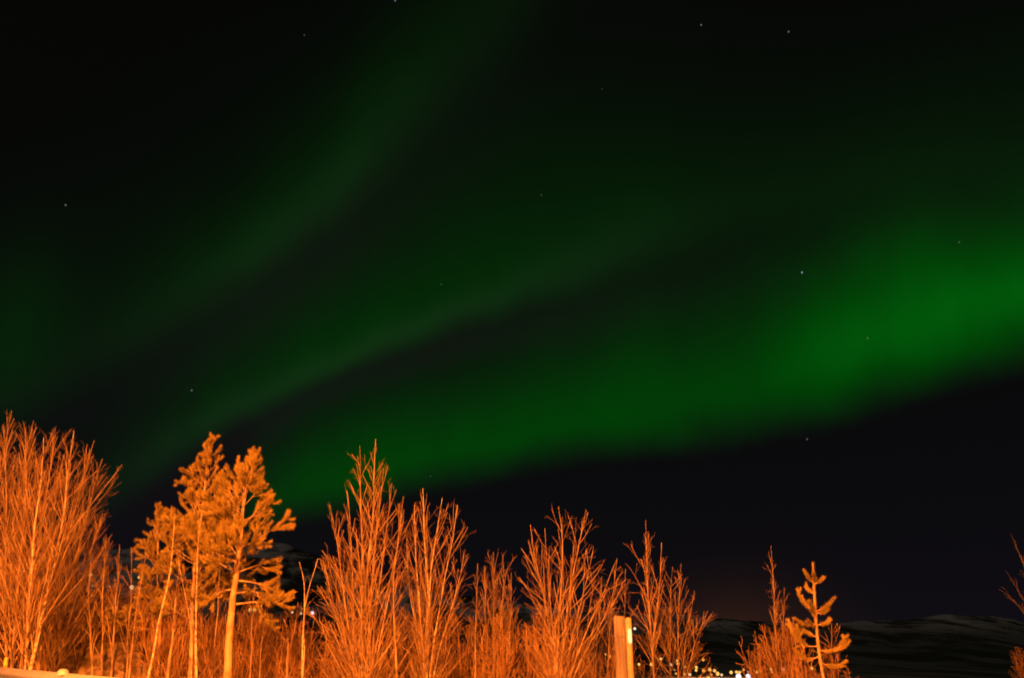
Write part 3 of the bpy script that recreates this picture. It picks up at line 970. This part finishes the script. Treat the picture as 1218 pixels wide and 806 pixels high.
# (photo column, photo row of the top, depth, variant, label)
shrubs = [
    (20, 690, 19.5, 0, 'bare shrub low in the left thicket behind the yellow reflector'),
    (70, 700, 18.8, 1, 'bare shrub left of the earth mound behind the round cap on the rail'),
    (140, 715, 22.0, 2, 'dim bare shrub standing behind the flat top of the earth mound'),
    (212, 705, 19.0, 1, 'bare shrub under the short pine right of the earth mound'),
    (250, 690, 19.5, 0, 'bare shrub behind the lower part of the thick pale pine trunk'),
    (310, 708, 18.6, 2, 'bare shrub under the right side of the big pine crown'),
    (338, 726, 20.5, 1, 'bare shrub behind the short crooked sapling'),
    (392, 735, 17.6, 0, 'bare shrub at the left foot of the tallest birch'),
    (470, 700, 18.5, 2, 'bare shrub between the tallest birch and the pale-trunked birch'),
    (540, 735, 17.4, 1, 'bare shrub at the right foot of the pale-trunked birch'),
    (575, 728, 18.4, 0, 'bare shrub under the dense bushy birch'),
    (618, 718, 17.8, 2, 'bare shrub with a rounded top between the bushy birch and the vase-shaped tree'),
    (640, 735, 17.0, 1, 'bare shrub at the left foot of the vase-shaped tree'),
    (700, 730, 17.2, 0, 'bare shrub right of the foot of the vase-shaped tree, left of the post'),
    (738, 728, 19.6, 2, 'bare shrub behind the slim pole with the glowing strip'),
    (905, 748, 18.6, 2, 'bare shrub at the left foot of the spire-shaped tree'),
    (943, 742, 17.6, 1, 'bare shrub between the spire-shaped tree and the young pine'),
    (950, 738, 16.8, 0, 'bare shrub growing close around the young pine'),
    (990, 776, 17.0, 2, 'low bare shrub at the right foot of the young pine'),
    (1226, 772, 30.0, 1, 'dark bare shrub in the bottom right corner'),
    (660, 745, 18.8, 2, 'bare shrub right behind the foot of the vase-shaped tree'),
    (512, 742, 18.9, 0, 'bare shrub behind the bright pale birch trunk'),
    (425, 728, 18.8, 1, 'bare shrub right behind the foot of the tallest birch'),
    (362, 748, 19.6, 2, 'bare shrub behind the forked sapling'),
    (278, 722, 17.6, 1, 'bare shrub right beside the lower pine trunk'),
    (168, 735, 20.6, 0, 'bare shrub behind the right slope of the earth mound'),
    (118, 672, 19.8, 2, 'tall dim bare shrub in the dark gap right of the left thicket'),
    (150, 668, 20.2, 0, 'tall bare shrub above the right end of the earth mound'),
    (176, 672, 19.4, 2, 'tall bare shrub left of the short pine, behind the leaning saplings'),
    (205, 690, 18.0, 1, 'bare shrub right behind the stout short sapling stem'),
    (82, 728, 21.4, 1, 'sparse bare shrub behind the left end of the earth mound, left of the leaning limb'),
    (44, 735, 17.2, 2, 'bare shrub just behind the crash barrier left of its round cap'),
    (222, 690, 20.0, 2, 'tall bare shrub behind the foot of the tallest pine'),
    (328, 715, 18.0, 0, 'tall bare shrub under the lowest right limbs of the big pine'),
    (555, 745, 17.0, 2, 'bare shrub left of the narrow straight birch stem'),
    (600, 738, 16.4, 1, 'bare shrub low in front of the dense bushy birch'),
    (684, 752, 16.4, 2, 'bare shrub low in front of the right limb of the vase-shaped tree'),
    (452, 752, 16.6, 0, 'bare shrub low between the two stems of the tallest birch clump'),
    (104, 712, 20.6, 2, 'bare shrub behind the left end of the earth mound'),
]
HGT = (2.6, 2.2, 2.9)
for i, (sd, hh, nst, fan) in enumerate(((81, HGT[0], 18, 0.36), (82, HGT[1], 17, 0.50), (83, HGT[2], 20, 0.30))):
    protos.append(shrub_mesh(sd, hh, nst, fan).build('shrub', M_brush))
used = [False] * 3
rng = np.random.default_rng(5)
for px, pyt, Y, k, label in shrubs:
    tp = at(px, pyt, Y)
    bx = at(px, 806, Y)[0]
    gz = float(height(bx, Y))
    o = protos[k]
    if used[k]:
        o = protos[k].copy()
        COL.objects.link(o)
    used[k] = True
    sc = (tp[2] - gz) / HGT[k]
    o.location = (bx, Y, gz)
    o.rotation_euler = (0, 0, rng.uniform(0, 6.28))
    wsc = min(1.0, max(sc, 0.45))
    o.scale = (wsc, wsc, sc)
    tag(o, label, 'shrub', SHG)

# ------------------------------------------------------------------ village lamps across the fjord
uvs = [(i / 8 * 2 * math.pi) for i in range(8)]


def lamp_mesh(hp, rg):
    """thin post with a bracket and a round lit globe on top, one small mesh"""
    P = np.array([[[0, 0, -1.0], [0, 0, hp * 0.5], [0, 0, hp - rg * 0.9]]])
    V1, Q1 = tubes(P, np.array([[0.11, 0.09, 0.07]]), 5)
    th = np.linspace(0.02, math.pi - 0.02, 8)
    P2 = np.array([[[0, 0, hp - rg * math.cos(t)] for t in th]])
    V2, Q2 = tubes(P2, np.array([[rg * math.sin(t) for t in th]]), 10)
    return np.concatenate([V1, V2]), np.concatenate([Q1, Q2 + len(V1)]), np.array([0] * len(Q1) + [1] * len(Q2))


def place_lamp(px, py, rpx, em, label):
    d = ray(px, py)
    o = np.array([0, 0, CAM_H])
    ts = np.geomspace(230, 2400, 4000)
    P = o[None] + d[None] * ts[:, None]
    hgt = P[:, 2] - np.maximum(height(P[:, 0], P[:, 1]), WATER)
    on = np.hypot(P[:, 0], P[:, 1]) > 395
    ok = np.where((hgt <= 5.5) & on)[0]
    i = ok[0] if len(ok) else 1500
    p = P[i]
    gz = float(max(height(p[0], p[1]), WATER))
    hp = max(p[2] - gz, 1.5)
    rg = rpx / F * np.linalg.norm(p - o) * (0.76 if px > 400 else 1.05)
    V, Q, mi = lamp_mesh(hp, rg)
    ob = mesh_obj('village_lamp', V, [Q], [M_dark, em], mat_idx=mi, loc=(p[0], p[1], gz))
    tag(ob, label, 'lamp', 'lamps of the village across the water')


LAMPS = [
    (12.5, 704, 0.9, E_dim, 'dim lamp lowest in the left thicket, near the frame edge'),
    (28, 679, 1.1, E_yel, 'small yellow lamp highest in the left thicket near the frame edge'),
    (55, 690.5, 1.9, E_yel, 'bright yellow lamp deep in the left thicket, left one of a close pair'),
    (62, 690, 1.5, E_ora, 'orange lamp deep in the left thicket, right one of a close pair'),
    (107.5, 683, 1.6, E_yel, 'yellow lamp topmost of a falling string in the left thicket'),
    (110, 696, 0.9, E_dim, 'dim lamp second from the top of the falling string'),
    (109, 708, 1.1, E_pal, 'pale lamp third from the top of the falling string'),
    (105, 718, 0.8, E_dim, 'dim lamp at the bottom of the falling string'),
    (130, 697, 0.9, E_dim, 'dim lamp alone right of the falling string'),
    (157, 698, 2.0, E_whi, 'bright white lamp in the gap left of the pines'),
    (164.5, 699, 1.1, E_pal, 'faint pale lamp close right of the bright white one left of the pines'),
    (165.5, 686, 1.4, E_yel, 'small yellow lamp highest in the gap left of the pines'),
    (187.5, 712, 1.5, E_yel, 'yellow lamp behind the slim leaning sapling'),
    (228.5, 722.5, 2.5, E_whi, 'large bright lamp beside the straight slim sapling under the pines'),
    (239, 699, 1.1, E_pal, 'small lamp inside the crown of the tallest pine'),
    (274, 722.5, 1.6, E_yel, 'lamp peeping out at the left side of the thick pale pine trunk'),
    (284, 703, 1.0, E_pal, 'tiny lamp at the right side of the thick pale pine trunk'),
    (297.5, 725, 1.9, E_yel, 'left one of two bright lamps right of the thick pine trunk'),
    (302.8, 725, 2.0, E_yel, 'right one of two bright lamps right of the thick pine trunk'),
    (347.5, 727.5, 1.3, E_pal, 'pale lamp left of the forked sapling'),
    (358, 729, 1.1, E_pal, 'faint lamp touching the left of the forked sapling stem'),
    (371.5, 728.5, 1.9, E_blu, 'bluish white lamp right of the forked sapling'),
    (720.5, 777.5, 1.3, E_yel, 'yellow lamp left of the thick wooden post'),
    (725, 780, 2.4, E_ora, 'broad orange lamp touching the left of the wooden post'),
    (755, 747, 1.9, E_whi, 'single white lamp high at the right of the glowing strip on the slim pole'),
    (760, 789.5, 1.9, E_yel, 'yellow lamp just right of the slim pole near the bottom'),
    (775, 789.5, 2.5, E_yel, 'large yellow lamp touching the left of the slender pointed tree'),
    (786, 783, 2.0, E_yel, 'yellow lamp highest just right of the slender pointed tree'),
    (798, 790, 2.0, E_pal, 'pale lamp low between the slender tree and the rounded tree'),
    (805.5, 785, 1.4, E_yel, 'upper one of two touching yellow lamps in the rounded tree'),
    (806.8, 788.5, 2.2, E_yel, 'lower and larger one of two touching yellow lamps in the rounded tree'),
    (815, 792.5, 1.6, E_ora, 'orange lamp in the rounded tree, right of the touching pair'),
    (802, 796, 1.4, E_dim, 'faint orange lamp under the pale lamp in the rounded tree'),
    (804, 800.5, 1.5, E_ora, 'orange lamp near the bottom edge, left end of the lowest row'),
    (814, 801, 1.8, E_yel, 'yellow lamp near the bottom edge, second in the lowest row'),
    (820.3, 801.5, 2.0, E_whi, 'white lamp near the bottom edge, third in the lowest row'),
    (828.3, 793, 1.9, E_yel, 'upper half of a double yellow lamp right of the rounded tree'),
    (828, 796.5, 1.8, E_yel, 'lower half of a double yellow lamp right of the rounded tree'),
    (836.4, 784, 2.0, E_ora, 'orange lamp highest at the right edge of the rounded tree'),
    (837, 797, 2.4, E_ora, 'broad orange lamp under the highest orange lamp'),
    (844.3, 795.7, 2.2, E_yel, 'yellow lamp at the left end of the bright shore cluster'),
    (850, 797, 2.1, E_yel, 'yellow lamp in the middle of the bright shore cluster'),
    (853.5, 800.6, 2.6, E_yel, 'largest yellow lamp of the bright shore cluster'),
    (858.3, 802, 1.8, E_pal, 'pale lamp at the right end of the bright shore cluster'),
    (846, 802, 1.9, E_ora, 'orange lamp under the left end of the bright shore cluster'),
    (842.5, 805, 1.7, E_yel, 'yellow lamp cut by the bottom edge below the shore cluster'),
    (869.6, 799, 2.2, E_yel, 'yellow lamp alone left of the two big blue-white lamps'),
    (876, 798.6, 1.9, E_yel, 'left one of the yellow pair above the big blue-white lamp'),
    (879.6, 799, 1.8, E_yel, 'right one of the yellow pair above the big blue-white lamp'),
    (884.5, 796, 1.7, E_ora, 'orange lamp just above the gap between the two big blue-white lamps'),
    (890, 798.5, 1.4, E_dim, 'dim orange lamp above the right big blue-white lamp'),
    (878.5, 804, 3.8, E_blu, 'left one of two big blue-white lamps on the bottom edge'),
    (890, 804, 3.6, E_blu, 'right one of two big blue-white lamps on the bottom edge'),
    (900.5, 798.5, 1.9, E_yel, 'left one of a yellow pair left of the spire-shaped tree'),
    (904.7, 798.5, 1.8, E_yel, 'right one of a yellow pair left of the spire-shaped tree'),
    (917.5, 794.8, 2.3, E_yel, 'upper of two stacked yellow lamps left of the spire tree trunk'),
    (918.2, 798.6, 1.7, E_yel, 'lower of two stacked yellow lamps left of the spire tree trunk'),
    (931, 795.5, 2.4, E_pal, 'pale lamp just right of the spire tree trunk'),
    (965.3, 794, 2.4, E_yel, 'yellow lamp furthest right, left of the young pine trunk'),
]
for l in LAMPS:
    place_lamp(*l)


# light of the shore lamps on the snow and water beside them
for px, py, e, c in ((846, 800, 40000.0, (1.0, 0.36, 0.08)), (884, 801, 22000.0, (1.0, 0.62, 0.36)), (812, 799, 16000.0, (1.0, 0.40, 0.10))):
    l2 = bpy.data.lights.new('shore_lamp_light', 'POINT')
    l2.energy = e
    l2.color = c
    l2.shadow_soft_size = 0.6
    ol = bpy.data.objects.new('shore_lamp_light', l2)
    COL.objects.link(ol)
    d = ray(px, py)
    q = np.array([0, 0, CAM_H]) + d * (424.0 / np.hypot(d[0], d[1]))
    ol.location = (q[0], q[1], float(max(height(q[0], q[1]), WATER)) + 7.0)
